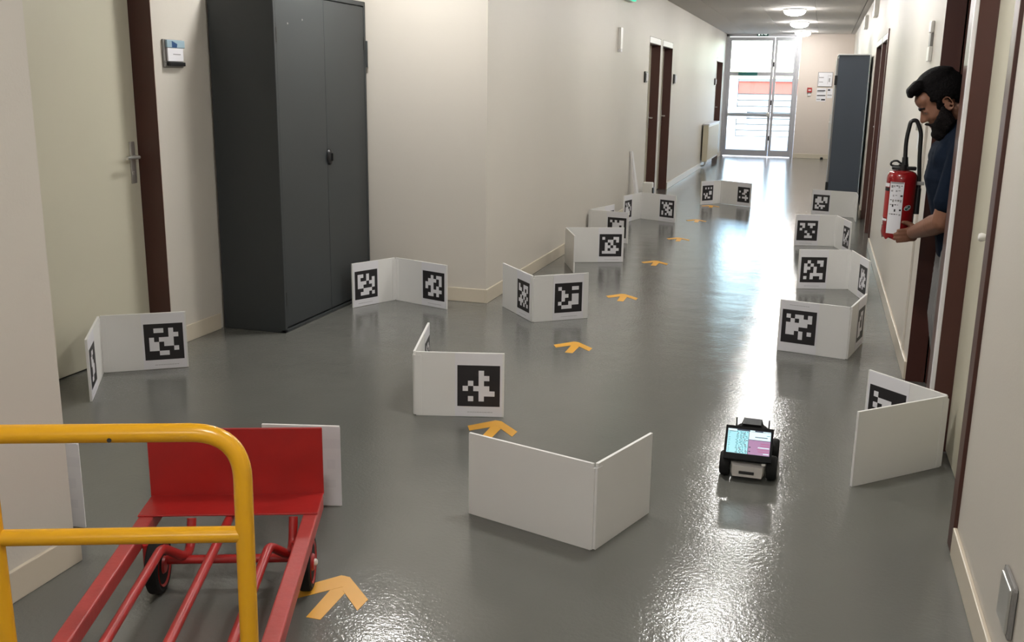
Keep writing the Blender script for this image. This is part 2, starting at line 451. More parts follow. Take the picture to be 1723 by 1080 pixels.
lamp(-.5, -5.30, 'lit round ceiling lamp farther behind the camera')

# ------------------------------------------------------------------ marker boards
HB = .295
def pat(s): return [[c == '1' for c in row] for row in s.split()]
def sheet_mesh(parent, o, d, n, t0, t1, pattern, right_is_d, text_top=False, back=False):
    """paper sheet lying on a panel face: o hinge base, d along the panel, n outward normal"""
    m = MB()
    ofs = .0055
    P = lambda t, z, e: o + d * t + n * (ofs + e) + Vector((0, 0, z))
    def q(ta, tb, za, zb, e, mt):
        a, b_, c, e_ = P(ta, za, e), P(tb, za, e), P(tb, zb, e), P(ta, zb, e)
        if (b_ - a).cross(c - b_).dot(n) < 0: a, b_, c, e_ = e_, c, b_, a
        m.quad(a, b_, c, e_, mt)
    c = (P((t0 + t1) / 2, (.002 + HB) / 2, .0004))
    m.obox(c, d * ((t1 - t0) / 2), n * .0005, Vector((0, 0, (HB - .004) / 2)), 'paper')
    if back:
        for (ta, tb, za, zb) in ((.02, .055, .07, .10), (.02, .05, .14, .175), (.0, .06, .215, .25)):
            q(t1 - tb, t1 - ta, za, zb, .0016, 'paper_back')
    else:
        S = .19; mc = (t0 + t1) / 2; z0 = .050
        if text_top: z0 = HB - .050 - S
        cs = S / 8
        for r in range(8):
            for k in range(8):
                inner = 1 <= r <= 6 and 1 <= k <= 6
                white = inner and pattern[r - 1][k - 1]
                s0 = mc - S / 2 + k * cs if right_is_d else mc + S / 2 - (k + 1) * cs
                q(s0, s0 + cs, z0 + S - (r + 1) * cs, z0 + S - r * cs, .0016, 'paper' if white else 'ink')
        zt = (HB - .024) if text_top else .022
        tx = mc - .05
        random.seed(int(mc * 1000))
        while tx < mc + .06:
            w = random.uniform(.006, .014)
            q(tx, tx + w, zt, zt + .0022, .0016, 'text'); tx += w + .002
    return m.build('marker_sheet', None, parent)
def board(label, h, panels, lean=None, tape=True):
    h = Vector((*h, 0))
    root = thing('folding_board', label, 'board', h, group='white folding marker boards')
    dirs = []
    for e, marks in panels:
        e = Vector((*e, 0)); dv = e - h; L = dv.length; d = dv / L; dirs.append(d)
        n = Vector((-d.y, d.x, 0))
        if n.dot(-(h + e) / 2) < 0: n = -n
        m = MB(); m.obox(d * ((L + .007) / 2) + Vector((0, 0, HB / 2 + .001)), d * ((L - .007) / 2), n * .005, Vector((0, 0, HB / 2)), 'board')
        pn = m.build('panel', None, root)
        right = Vector((-n.y, n.x, 0))
        for mk in marks:
            pt, off, fl = mk[0], mk[1], mk[2] if len(mk) > 2 else ''
            nn = -n if 'b' in fl else n
            t1 = L - off; t0 = t1 - .21
            sheet_mesh(pn, Vector((0, 0, 0)), d, nn, t0, t1, pat(pt) if pt else None, right.dot(d) > 0 if 'b' not in fl else right.dot(d) < 0, 't' in fl, not pt)
    m = MB()
    if len(dirs) > 1:
        bis = (dirs[0] + dirs[1])
        bis = bis.normalized() if bis.length > .05 else Vector((1, 0, 0))
        for d in dirs:
            m.obox(d * .016 + Vector((0, 0, HB / 2 - .004)), d * .0155, Vector((-d.y, d.x, 0)) * .0068, Vector((0, 0, HB / 2 - .009)), 'board')
        m.build('hinge_strip', None, root)
    return root
O = .008
board('white folding board in front of the alcove door, left marker seen edge-on', (-3.383, 3.995),
      [((-3.118, 3.587), [('001100 011000 011100 001110 001110 011000', O)]), ((-3.043, 4.233), [('011010 000011 101110 110110 110001 001100', O)])])
board('open white folding board standing between the grey cabinet and the wall corner', (-2.702, 6.12),
      [((-2.866, 5.786), [('110100 100101 111011 110001 001110 011101', O)]), ((-2.265, 5.963), [('001011 011101 111001 101010 001111 011010', O)])])
board('white folding board with its fold towards the viewer beside the wall corner', (-1.633, 5.81),
      [((-1.947, 6.183), [('100111 110101 001110 010101 111010 010101', .245)]), ((-1.337, 6.047), [('100011 010000 011011 010011 100111 011100', .035)])])
board('white folding board on the left, set square to the viewer, just past the wall corner', (-1.973, 7.998),
      [((-1.789, 7.548), []), ((-1.515, 8.18), [('100011 001101 010100 011010 010111 111110', O)])])
board('white folding board half hidden behind the square left board', (-2.064, 9.272),
      [((-1.665, 9.193), [('101011 011111 011101 001110 100111 010110', O)]), ((-1.925, 9.80), [('100110 011011 110101 001110 101010 011001', O)])])
board('open white folding board in front of the far left pair of doors', (-1.872, 11.073),
      [((-1.98, 10.60), [('101100 010110 111001 111101 111110 011110', O)]), ((-1.449, 10.851), [('101011 011100 010110 001101 100111 101011', O)])])
board('farthest white folding board, in the middle of the corridor', (-1.173, 12.979),
      [((-1.389, 12.707), [('010101 000000 000011 101011 011000 010110', O)]), ((-.766, 12.701), [('000111 100110 001100 000010 101111 000010', O)])])
board('white folding board standing in front of the blue grey cabinet', (.448, 12.13),
      [((-.035, 12.263), [('011011 111011 111101 010000 101110 110100', O)]), ((.458, 11.75), [])])
board('white folding board on the right between the cabinet board and the larger-looking one', (.21, 9.78),
      [((-.159, 9.708), [('110111 010010 100000 001001 000100 001110', O)]), ((.332, 9.31), [('110001 000011 100110 101100 110101 010001', O)])])
board('white folding board on the right behind the outward folded one', (.292, 7.65),
      [((-.079, 7.537), [('010011 101001 110100 100100 001111 101001', O)]), ((.40, 7.19), [('010100 011110 011011 110110 101111 110100', O)])])
board('white folding board on the right with its fold towards the viewer and caption on top', (.237, 5.569),
      [((-.139, 5.65), [('101101 010111 111110 111000 110101 000100', O, 't')]), ((.331, 5.99), [('001110 011010 110010 110010 111110 111000', .03)])])
board('white folding board nearest on the right, blank outside, marker peeking out inside', (.559, 4.019),
      [((.216, 3.689), []), ((.28, 4.30), [('100000 011100 101101 010110 110010 001101', O)])])
board('blank white folding board nearest the viewer in the middle of the floor', (-.59, 2.864),
      [((-1.06, 3.005), []), ((-.471, 3.209), [])])
board('white folding board with one large clear marker, left of the corridor centre', (-1.642, 3.911),
      [((-1.255, 4.014), [('000100 000110 010100 101110 000111 010100', O)]), ((-1.785, 4.44), [('010110 101001 011100 110010 001011 100110', O)])])
board('white folding board standing right behind the red plate of the trolley', (-1.775, 2.848),
      [((-1.507, 2.917), [('', -.004)])])
board('white folding board hidden behind the near left wall end', (-2.585, 2.46),
      [((-2.228, 2.485), [('', -.006)]), ((-2.75, 2.86), [])])

# ------------------------------------------------------------------ tape arrows on the floor
where = ['nearest the viewer beside the trolley wheel', 'behind the blank middle board', 'between the clear marker board and the wall corner board', 'beside the board folded towards the viewer',
         'beside the square left board', 'beside the half hidden board', 'beside the board at the far left doors', 'at the foot of the farthest board']
ay = [2.455, 3.956, 5.425, 6.871, 8.35, 9.771, 11.235, 12.70]
first = None
for k in range(8):
    lab = 'yellow tape arrow on the floor ' + where[k]
    r = thing('tape_arrow', lab, 'arrow', (-1.25, ay[k], 0), random.uniform(-.03, .03) if k else 0, 'yellow floor arrows')
    if first is None:
        first = r
        def strip(pts, z):
            m = MB(); n = len(pts)
            vs = [(x, yy, .0005) for x, yy in pts] + [(x, yy, z) for x, yy in pts]
            m.add(vs, [tuple(range(n - 1, -1, -1)), tuple(range(n, 2 * n))] + [(i, (i + 1) % n, n + (i + 1) % n, n + i) for i in range(n)])
            return m.build('tape_strip', 'tape', r)
        strip([(-.024, -.004), (.004, .003), (.034, -.100), (.012, -.104), (.008, -.246), (-.022, -.249), (-.024, -.1)][:0] or [(-.02, -.02), (-.010, -.246), (.034, -.246), (.032, -.03)], .0010)
        strip([(-.026, .002), (.004, -.000), (.014, -.055), (-.086, -.163), (-.115, -.108)], .0013)
        strip([(-.018, .002), (.004, -.001), (.112, -.104), (.110, -.170), (.020, -.080)], .0016)
    else:
        for c in first.children: dup(c, r, c.location)

# ------------------------------------------------------------------ grey metal cabinet in the alcove
CY0, CY1, CX0, CX1, CZ = 5.03, 6.205, -3.345, -2.93, 1.965
c = thing('metal_cabinet', 'tall anthracite two-door metal cabinet in the alcove', 'cabinet', (CX0, CY0, 0))
DX, DY = CX1 - CX0, CY1 - CY0
m = MB()
m.bbox(0, DX - .022, 0, DY, .0, CZ, .004)
m.bbox(DX - .03, DX, 0, DY, CZ - .028, CZ, .003); m.bbox(DX - .03, DX, 0, .022, 0, CZ, .003); m.bbox(DX - .03, DX, DY - .022, DY, 0, CZ, .003); m.bbox(DX - .03, DX, 0, DY, 0, .02, .003)
m.build('body', 'cabinet', c)
mid = DY * .505
d1 = MB(); d1.bbox(DX - .02, DX - .003, .026, mid - .0015, .03, CZ - .034, .002); dl = d1.build('door', 'cabinet', c)
d2 = MB(); d2.bbox(DX - .02, DX - .003, mid + .0015, DY - .026, .03, CZ - .034, .002); dr = d2.build('door', 'cabinet', c)
for z in (1.66, .16):
    m = MB(); m.bbox(DX - .006, DX + .0012, .018, .032, z, z + .085, .001); m.build('hinge_slot', 'black', dl)
    m = MB(); m.bbox(DX - .006, DX + .0012, DY - .032, DY - .018, z, z + .085, .001); m.build('hinge_slot', 'black', dr)
m = MB(); m.lathe([(0, -.0), (.030, 0), (.033, .004), (.030, .014), (.018, .020), (0, .021)], 24, mtx=Matrix.Translation((DX - .003, mid + .022, .995)) @ Matrix.Rotation(PI / 2, 4, 'Y') @ Matrix.Scale(1.5, 4, (1, 0, 0)))
m.obox((DX + .022, mid + .022, .995), (.006, 0, 0), (0, .006, 0), (0, 0, .024)); kn = m.build('lock_knob', 'black', dr)
for yy, z in ((.16, 1.77), (.33, 1.80)):
    m = MB(); m.lathe([(0, 0), (.006, 0), (.004, .002), (0, .002)], 10, mtx=Matrix.Translation((DX - .003, yy, z)) @ Matrix.Rotation(PI / 2, 4, 'Y')); m.build('paint_chip', 'grey', dl)
m = MB(); m.bbox(DX - .01, DX + .008, DY - .004, DY + .012, 1.55, 1.72, .003); m.build('side_clip', 'cabinet', c)

# far blue grey cabinet on the right wall
c = thing('metal_cabinet', 'blue grey metal cabinet against the far right wall', 'cabinet', (.135, 12.6, 0))
m = MB(); m.bbox(0, .345, 0, .98, 0, 1.842, .004); m.build('body', 'cabinet_far', c)
for a, b_ in ((.02, .487), (.493, .96)):
    m = MB(); m.bbox(-.02, .002, a, b_, .06, 1.81, .003); m.build('door', 'grey', c)
m = MB(); m.bbox(-.05, -.018, .45, .475, .95, 1.06, .004); m.bbox(-.045, -.018, .46, .47, .85, 1.15, .002); m.build('handle', 'chrome', c)
for z in (.25, 1.5):
    m = MB(); m.bbox(-.03, .0, -.004, .02, z, z + .11, .003); m.build('hinge', 'dark', c)
m = MB(); m.bbox(-.01, .355, -.01, .99, 1.842, 1.856, .003); m.build('top_edge', 'white_paint', c)

# ------------------------------------------------------------------ trolley
th = math.asin(.356)
T0 = Vector((-.356, .934, 0)); V0 = Vector((.934, .356, 0))
U0, VC = 2.30, -.655
tl = thing('hand_trolley', 'red tubular hand trolley with yellow push handle at lower left', 'trolley', T0 * U0 + V0 * VC, math.atan2(.356, .934))
def L(u, v, z): return Vector((v - VC, u - U0, z))
def bend(pts, r, seg=7):
    """round the corners of a polyline"""
    pts = [Vector(p) for p in pts]; out = [pts[0]]
    for i in range(1, len(pts) - 1):
        a = (pts[i - 1] - pts[i]).normalized(); b_ = (pts[i + 1] - pts[i]).normalized()
        k = min(r, (pts[i - 1] - pts[i]).length * .49, (pts[i + 1] - pts[i]).length * .49)
        p0 = pts[i] + a * k; p1 = pts[i] + b_ * k
        for s in range(seg + 1):
            q = s / seg
            out.append(p0 * (1 - q) ** 2 + pts[i] * 2 * q * (1 - q) + p1 * q * q)
    out.append(pts[-1]); return out
zr = .1775
for v0, v1 in ((-.920, -.876), (-.434, -.389)):
    m = MB(); m.bbox(v0 - VC, v1 - VC, 1.78 - U0, 2.945 - U0, zr - .045, zr, .005); m.build('side_rail', 'red_worn', tl)
m = MB()
m.bbox(-.925 - VC, -.388 - VC, 2.950 - U0, 2.958 - U0, zr, .402, .003)
m.bbox(-.922 - VC, -.389 - VC, 2.80 - U0, 2.955 - U0, zr, zr + .006, .002)
m.build('end_plate', 'red', tl)
for v in (-.805, -.505):
    vi = v + (.045 if v < VC else .045)
    m = MB(); m.tube(bend([L(1.80, v, zr - .022), L(2.63, v, zr - .016), L(2.70, vi, .095), L(2.76, vi, .10), L(2.79, vi, zr)], .03), .0135, 12)
    m.build('deck_rod', 'red', tl)
m = MB(); m.tube([L(1.80, VC, zr - .02), L(2.86, VC, zr - .014)], .0135, 12); m.build('deck_rod', 'red', tl)
for k, u in enumerate((1.80,)):
    m = MB(); m.tube([L(u, -.885, zr - .022), L(u, -.425, zr - .022)], .014, 12); m.build('cross_bar', 'red', tl)
m = MB(); m.tube([L(2.70, -.82, .088), L(2.70, -.43, .088)], .013, 12); m.build('axle_bar', 'red', tl)
RW = .083
for v in (-.834, -.408):
    m = MB()
    mt = Matrix.Translation(L(2.68, v, RW)) @ Matrix.Rotation(PI / 2, 4, 'Y')
    m.lathe([(.060, -.016), (.074, -.019), (.081, -.015), (RW, -.008), (RW, .008), (.081, .015), (.074, .019), (.060, .016)], 32, mtx=mt)
    w = m.build('wheel', 'rubber', tl)
    m = MB(); m.lathe([(.0, -.022), (.022, -.022), (.026, -.016), (.052, -.014), (.062, -.020), (.062, .020), (.052, .014), (.026, .016), (.022, .022), (0, .022)], 28, mtx=mt); m.build('wheel_hub', 'red', w)
    m = MB(); s_ = 1 if v > VC else -1
    m.lathe([(.010, .02), (.010, .027), (.006, .031), (0, .032)], 14, mtx=Matrix.Translation(L(2.68, v, RW)) @ Matrix.Rotation(s_ * PI / 2, 4, 'Y')); m.build('axle_cap', 'white_plastic', w)
    m = MB(); m.tube([L(2.68, v - (.03 if v < VC else -.0) - (0 if v < VC else .03), zr - .03), L(2.68, v - .03, RW - .02)], .011, 10); m.build('wheel_bracket', 'red', tl)
for v in (-.898, -.411):
    m = MB(); m.tube([L(1.84, v, zr - .04), L(1.84, v, .012)], .014, 12); m.tube([L(1.84, v, .012), L(1.84, v, 0.0)], .019, 12); m.build('front_foot', 'red', tl)
m = MB()
UH = 1.84
rh = bend([L(UH, -.80, .789), L(UH, -.397, .789), L(UH, -.404, zr - .01)], .098, 12)
lh = bend([L(UH, -.880, zr - .01), L(UH, -.884, .789), L(UH, -.80, .789)], .034, 8)
m.tube(lh[:-1] + rh, .0185, 18)
m.build('push_handle', 'yellow', tl)
m = MB(); m.tube([L(UH, -.865, .575), L(UH, -.405, .575)], .0165, 16); m.build('handle_crossbar', 'yellow', tl)
m = MB(); m.tube([L(UH - .0188, -.641, .781), L(UH - .0178, -.641, .781)], .0045, 10); m.build('bolt_hole', 'dark', tl)

# ------------------------------------------------------------------ robot
rb = thing('wheeled_robot', 'small wheeled robot with a lit screen driving down the corridor', 'robot', (-.162, 3.76, 0))
m = MB()
bm = bmesh.new()
ring = [(-.062, .020), (.062, .020), (.066, .042), (.064, .068), (-.064, .068), (-.066, .042)]
def prism(mb, ring, y0, y1, s0=1, s1=1, m=None):
    n = len(ring)
    cz = sum(p[1] for p in ring) / n
    vs = [(x * s0, y0, cz + (z - cz) * s0) for x, z in ring] + [(x * s1, y1, cz + (z - cz) * s1) for x, z in ring]
    mb.add(vs, [tuple(range(n)), tuple(range(2 * n - 1, n - 1, -1))] + [(i, n + i, n + (i + 1) % n, (i + 1) % n) for i in range(n)], m)
prism(m, ring, -.165, -.12, .86, 1.0); prism(m, ring, -.12, .12, 1, 1); prism(m, ring, .12, .16, 1, .9)
m.build('chassis', 'robot_white', rb)
m = MB(); m.bbox(-.030, .026, -.1675, -.160, .034, .046, .002); m.build('rear_slot', 'dark', rb)
m = MB(); m.bbox(-.07, .07, -.13, .14, .068, .098, .008); m.build('upper_body', 'robot_black', rb)
for x in (-.0865, .0875):
    for yy in (-.100, .100):
        m = MB(); mt = Matrix.Translation((x, yy, .0475)) @ Matrix.Rotation(PI / 2, 4, 'Y')
        m.lathe([(.02, -.017), (.040, -.019), (.0465, -.012), (.0475, 0), (.0465, .012), (.040, .019), (.02, .017)], 28, mtx=mt); w = m.build('wheel', 'rubber', rb)
        m = MB(); m.lathe([(0, -.018), (.022, -.018), (.024, -.012), (.024, .012), (.022, .018), (0, .018)], 18, mtx=mt); m.build('wheel_hub', 'grey', w)
# sensor head ahead of the screen
m = MB(); prism(m, [(-.062, .098), (.060, .098), (.060, .143), (.040, .156), (.034, .178), (-.036, .178), (-.042, .156), (-.062, .143)], .0, .075); m.build('sensor_head', 'robot_black', rb)
m = MB(); m.bbox(-.022, .020, -.006, .004, .125, .160, .004); m.build('camera_window', 'black', rb)
for x in (-.062, .062):
    m = MB(); m.tube([(x, .05, .095), (x, .05, .185)], .0025, 8); m.build('antenna', 'black', rb)
# screen, tilted back
sc_o = Vector((-.003, -.125, .142)); tilt = math.radians(32)
sx = Vector((1, 0, 0)); sz = Vector((0, math.sin(tilt), math.cos(tilt))); sn = Vector((0, -math.cos(tilt), math.sin(tilt)))
m = MB(); m.obox(sc_o, sx * .088, sn * .008, sz * .064); scr = m.build('screen_housing', 'robot_black', rb)
m = MB()
def sq(x0, x1, z0, z1, mt, e=0):
    f = lambda x, z: sc_o + sx * x + sz * z + sn * (.0085 + e)
    m.quad(f(x0, z0), f(x1, z0), f(x1, z1), f(x0, z1), mt)
sq(-.080, .080, -.042, .052, 'scr_dark')
sq(-.079, -.002, -.041, .046, 'scr_cyan', .0003)
sq(0, .079, .016, .046, 'scr_white', .0003)
sq(0, .079, -.041, .014, 'scr_purple', .0003)
random.seed(3)
for i in range(16):
    z = .043 - i * .0053
    x = -.050 + random.uniform(0, .008)
    while x < -.008:
        w = random.uniform(.003, .010); sq(x, min(x + w, -.004), z - .0028, z, random.choice(['scr_dark', 'scr_teal', 'scr_teal']), .0006); x += w + random.uniform(.002, .008)
for i in range(14): sq(-.076, -.076 + random.uniform(.003, .008), .041 - i * .006, .0425 - i * .006, 'scr_teal', .0006)
sq(-.079, -.046, .044, .051, 'scr_white', .0006); sq(-.074, -.05, .0405, .0425, 'scr_dark', .0009)
sq(.002, .02, .047, .051, 'scr_white', .0006); sq(.05, .078, .047, .050, 'scr_white', .0006)
sq(.022, .068, .025, .028, 'scr_dark', .0006); sq(.064, .076, .034, .036, 'scr_teal', .0006)
for i in range(6):
    z = .004 - i * .0075; w = random.uniform(.02, .045); sq(.077 - w, .077, z - .003, z, random.choice(['scr_pink', 'scr_pink', 'scr_white']), .0006)
for z in (-.012, -.028): sq(.002, .009, z - .004, z, 'scr_dark', .0006)
m.build('screen_picture', None, scr)
m = MB(); m.bbox(.05, .066, -.148, -.140, .068, .076, .002); m.build('status_light', 'white_plastic', rb)

# ------------------------------------------------------------------ fire extinguisher
EX, EY, EZ = .383, 5.0, .765
e = thing('fire_extinguisher', 'red fire extinguisher with white instruction label held by the man', 'extinguisher', (EX, EY, EZ))
R = .068
m = MB(); m.lathe([(.030, .02), (.060, .022), (R, .045), (R, .283), (.066, .298), (.058, .311), (.045, .318), (.02, .322), (.02, .33)], 36); m.build('cylinder', 'ext_red', e)
m = MB()
n = 48; vs = []; fs = []
for zz, rr in ((.06, R + .002), (.03, R + .003), (0, R - .004)):
    for i in range(n):
        a = 2 * PI * i / n
        wob = .007 * math.cos(9 * a) if zz == 0 else 0
        vs.append(((rr) * math.cos(a), rr * math.sin(a), zz + wob + (.005 if zz == 0 else 0)))
for j in range(2):
    for i in range(n): fs.append((j * n + i, (j + 1) * n + i, (j + 1) * n + (i + 1) % n, j * n + (i + 1) % n))
fs.append(tuple(range(2 * n, 3 * n))); m.add(vs, fs, None, True); m.build('base_skirt', 'ext_red', e)
def patch(a0, a1, z0, z1, rr, mt, name, parent, n=10):
    m = MB(); m.lathe([(rr, z0), (rr, z1)], n, mtx=None, a0=math.radians(a0), a1=math.radians(a1), m=mt); return m
m = patch(-136, -84, .03, .27, R + .0035, 'paper', '', e)
random.seed(5)
for row in range(7):
    z = .255 - row * .022
    for a in range(-130, -90, 9):
        if random.random() < .75:
            q = patch(a, a + random.uniform(4, 8), z - random.choice([.004, .008, .012]), z, R + .0042, random.choice(['text', 'ink', 'grey']), '', e, 2)
            m.add(q.v, q.f, q.mats[0])
for z0, z1 in ((.27, .262),):
    q = patch(-134, -86, z1, z0, R + .0042, 'text', '', e, 8); m.add(q.v, q.f, q.mats[0])
m.build('instruction_label', None, e)
m = patch(-196, -142, .10, .26, R + .001, 'alarm', '', e)
for z0, z1, mt in ((.245, .262, 'paper'), (.225, .242, 'ink'), (.085, .095, 'paper')):
    q = patch(-180, -141, z0, z1, R + .0018, mt, '', e, 6); m.add(q.v, q.f, mt)
m.build('side_label', None, e)
m = MB()
def oval(rr, ca, cz, wa, hz, mt):
    k = 20; vs = [(rr * math.cos(math.radians(ca + wa * math.cos(2 * PI * i / k))), rr * math.sin(math.radians(ca + wa * math.cos(2 * PI * i / k))), cz + hz * math.sin(2 * PI * i / k) - .004 * math.cos(2 * PI * i / k) * -1) for i in range(k)]
    m.add(vs, [tuple(range(k))], mt)
oval(R + .001, -62, .152, 14, .0125, 'paper'); oval(R + .0014, -62, .152, 12, .0105, 'green_dark')
for dz, aa in ((.003, -66), (-.003, -58)):
    oval(R + .0018, aa, .152 + dz, 6, .002, 'paper')
m.build('round_sticker', None, e)
m = MB(); m.tube([(0, 0, .318), (0, 0, .348)], .022, 14); m.bbox(-.050, .058, -.016, .016, .322, .340, .005); m.tube([(0.006, 0, .335), (.004, 0, .382)], [.016, .013], 12); m.build('valve', 'black', e)
m = MB(); m.tube(bend([(.0, 0, .342), (-.03, 0, .366), (-.052, 0, .360), (-.058, 0, .345), (-.04, 0, .338), (-.01, 0, .340)], .014), .005, 8); m.build('lever', 'black', e)
m = MB(); m.tube(bend([(0.004, -.002, .375), (.0, 0, .46), (.012, 0, .548), (.036, 0, .553), (.062, 0, .50), (.066, 0, .38), (.076, 0, .27), (.076, .0, .22)], .035, 6), .0095, 12)
m.build('hose', 'black', e)
m = MB(); m.tube([(.076, 0, .24), (.074, 0, .12)], [.013, .016], 12); m.build('nozzle', 'black', e)
m = MB(); m.bbox(.05, .098, -.012, .012, .255, .272, .003); m.build('hose_clip', 'chrome', e)

# ------------------------------------------------------------------ the man
def remesh(mbuild, name, mats, voxel, parent, smooth=3, fac=.5):
    o = mbuild.build(name, mats[0], parent)
    md = o.modifiers.new('r', 'REMESH'); md.mode = 'VOXEL'; md.voxel_size = voxel; md.use_smooth_shade = True
    if smooth:
        s2 = o.modifiers.new('s', 'SMOOTH'); s2.factor = fac; s2.iterations = smooth
    dg = bpy.context.evaluated_depsgraph_get()
    me = bpy.data.meshes.new_from_object(o.evaluated_get(dg))
    o.modifiers.clear(); o.data = me
    me.materials.clear()
    for x in mats: me.materials.append(M[x])
    for p in me.polygons: p.use_smooth = True
    return o
ICO = bmesh.new(); bmesh.ops.create_icosphere(ICO, subdivisions=2, radius=1)
ICOV = [v.co.copy() for v in ICO.verts]; ICOF = [[v.index for v in f.verts] for f in ICO.faces]; ICO.free()
def ball(mb, c, r, rot=None):
    r = r if isinstance(r, (tuple, list)) else (r, r, r)
    c = Vector(c)
    mb.add([c + ((rot @ Vector((v.x * r[0], v.y * r[1], v.z * r[2]))) if rot else Vector((v.x * r[0], v.y * r[1], v.z * r[2]))) for v in ICOV], ICOF)
def chain(mb, pts, rs, step=.4, rot=None):
    for i in range(len(pts) - 1):
        a, b_ = Vector(pts[i]), Vector(pts[i + 1]); ra, rb_ = rs[i], rs[i + 1]
        ra = Vector(ra if isinstance(ra, (tuple, list)) else (ra,) * 3); rb_ = Vector(rb_ if isinstance(rb_, (tuple, list)) else (rb_,) * 3)
        n = max(1, int((b_ - a).length / (min(min(ra), min(rb_)) * step)))
        for k in range(n + 1):
            q = k / n; ball(mb, a.lerp(b_, q), tuple(ra.lerp(rb_, q)), rot)
MX, MY = .68, 4.72
man = thing('person', 'bearded person in a navy t-shirt leaning out of the doorway with the extinguisher', 'person', (MX, MY, 0))
EAR = Vector((.507 - MX, 4.72 - MY, 1.396))
PIT = math.radians(36)
def H3(x, y, z):
    """head coordinates (forward, left, up) to person space; he faces -x, his left is -y"""
    f = x * math.cos(PIT) + z * math.sin(PIT); u = -x * math.sin(PIT) + z * math.cos(PIT)
    return EAR + Vector((-f, -y, u))
HR = Matrix(((-math.cos(PIT), 0, -math.sin(PIT)), (0, -1, 0), (-math.sin(PIT), 0, math.cos(PIT))))
P = lambda x, y, z: Vector((x - MX, y - MY, z))
b = MB()
def hb(x, y, z, r): ball(b, H3(x, y, z), r, HR)
hb(-.005, 0, .052, (.097, .076, .092)); hb(.045, 0, .0, (.056, .060, .085)); hb(.035, 0, -.06, (.050, .050, .045)); hb(.072, 0, -.083, (.026, .026, .022))
hb(.068, 0, .065, (.035, .055, .04)); hb(.086, 0, .036, (.014, .042, .011)); hb(.060, .036, -.012, (.030, .020, .022)); hb(.060, -.036, -.012, (.030, .020, .022))
for q in range(6):
    k = q / 5; hb(.094 + .020 * k, 0, .026 - .036 * k, .0085 + .0035 * k)
hb(.104, .011, -.014, .009); hb(.104, -.011, -.014, .009)
hb(.094, 0, -.042, (.012, .022, .007)); hb(.093, 0, -.053, (.012, .019, .008))
for s in (1, -1):
    for k in range(14):
        a = 2 * PI * k / 14
        hb(-.002 + .017 * math.cos(a), s * (.074 + .006 * (1 - math.cos(a)) / 2 * 1.5), .004 + .029 * math.sin(a), .0055)
    hb(.002, s * .072, .002, (.012, .006, .022)); hb(.004, s * .074, -.024, .008)
    hb(.0835, s * .031, .0215, (.0125, .0155, .0105))
# neck, torso, legs
chain(b, [H3(-.03, 0, -.04), H3(-.055, 0, -.11), P(.585, MY, 1.24)], [.056, .056, .062])
chain(b, [P(.575, MY, 1.20), P(.585, MY, 1.06), P(.635, MY, .88), P(.665, MY, .80)], [(.095, .16, .06), (.115, .155, .08), (.105, .15, .08), (.11, .165, .08)])
for s in (-1, 1):
    chain(b, [P(.665, MY + s * .085, .79), P(.630, MY + s * .095, .44), P(.68, MY + s * .10, .09)], [.085, .055, .042])
    chain(b, [P(.68, MY + s * .10, .055), P(.59, MY + s * .11, .038)], [(.045, .04, .035), (.04, .042, .026)])
# arms
def arm(sh, el, wr, ra=(.054, .047, .031)):
    mid_f = Vector(el).lerp(Vector(wr), .28)
    chain(b, [sh, el, mid_f, wr], [ra[0], ra[1], ra[1] * 1.02, ra[2]], .35)
LS, LE, LW = P(.585, 4.535, 1.185), P(.527, 4.56, .905), P(.446, 4.865, .815)
arm(LS, LE, LW)
RS, RE, RWr = P(.60, 4.90, 1.185), P(.645, 4.97, .93), P(.64, 4.975, .70)
arm(RS, RE, RWr)
# left hand cupped round the foot of the extinguisher
def cyl(a, r, z): return P(EX + r * math.cos(math.radians(a)), EY + r * math.sin(math.radians(a)), z)
chain(b, [LW, cyl(-44, R + .030, .808), cyl(-36, R + .023, .800)], [.026, (.024, .024, .034), (.020, .020, .038)], .4)
chain(b, [cyl(-40, R + .023, .782), cyl(-32, R + .022, .82)], [.021, .021], .4)
for k, (z, a1) in enumerate(((.822, -90), (.804, -100), (.786, -99), (.770, -90))):
    pts = []; n = 7
    for i in range(n):
        q = i / (n - 1); a = -40 + (a1 + 40) * q
        pts.append(cyl(a, R + .0135 - .001 * q, z - .010 * q))
    rr = [.0105 - .0022 * i / (n - 1) for i in range(n)]
    if k == 3: rr = [x * .88 for x in rr]
    chain(b, pts, rr, .45)
chain(b, [cyl(-44, R + .028, .828), cyl(-55, R + .021, .843), cyl(-66, R + .0145, .850), cyl(-77, R + .0135, .852)], [.0145, .0125, .011, .0095], .45)
# right hand hanging relaxed
chain(b, [RWr, P(.637, 4.975, .655), P(.633, 4.972, .615)], [.026, (.036, .02, .03), (.038, .017, .03)], .4)
for k in range(4):
    x0 = .661 - .019 * k; ln = (.062, .074, .070, .058)[3 - k]
    chain(b, [P(x0, 4.972, .605), P(x0 - .003, 4.966, .605 - ln * .55), P(x0 - .008, 4.952, .605 - ln)], [.0105, .0095, .008], .4)
chain(b, [P(.607, 4.968, .655), P(.588, 4.958, .625), P(.578, 4.95, .590)], [.014, .011, .0095], .4)
body = remesh(b, 'body', ['skin', 'lip'], .0052, man, 3, .5)
lipc = H3(.105, 0, -.05)
for p in body.data.polygons:
    if (p.center - lipc).length < .017: p.material_index = 1
# eyes and brows
m = MB()
for s in (1, -1):
    ball(m, H3(.0815, s * .031, .0155), .0108)
eo = m.build('eyes', 'eye', man)
m = MB()
for s in (1, -1):
    chain(m, [H3(.099, s * .014, .036), H3(.097, s * .030, .041), H3(.084, s * .046, .036)], [.0045, .005, .003], .4)
m.build('eyebrows', 'beard', man)
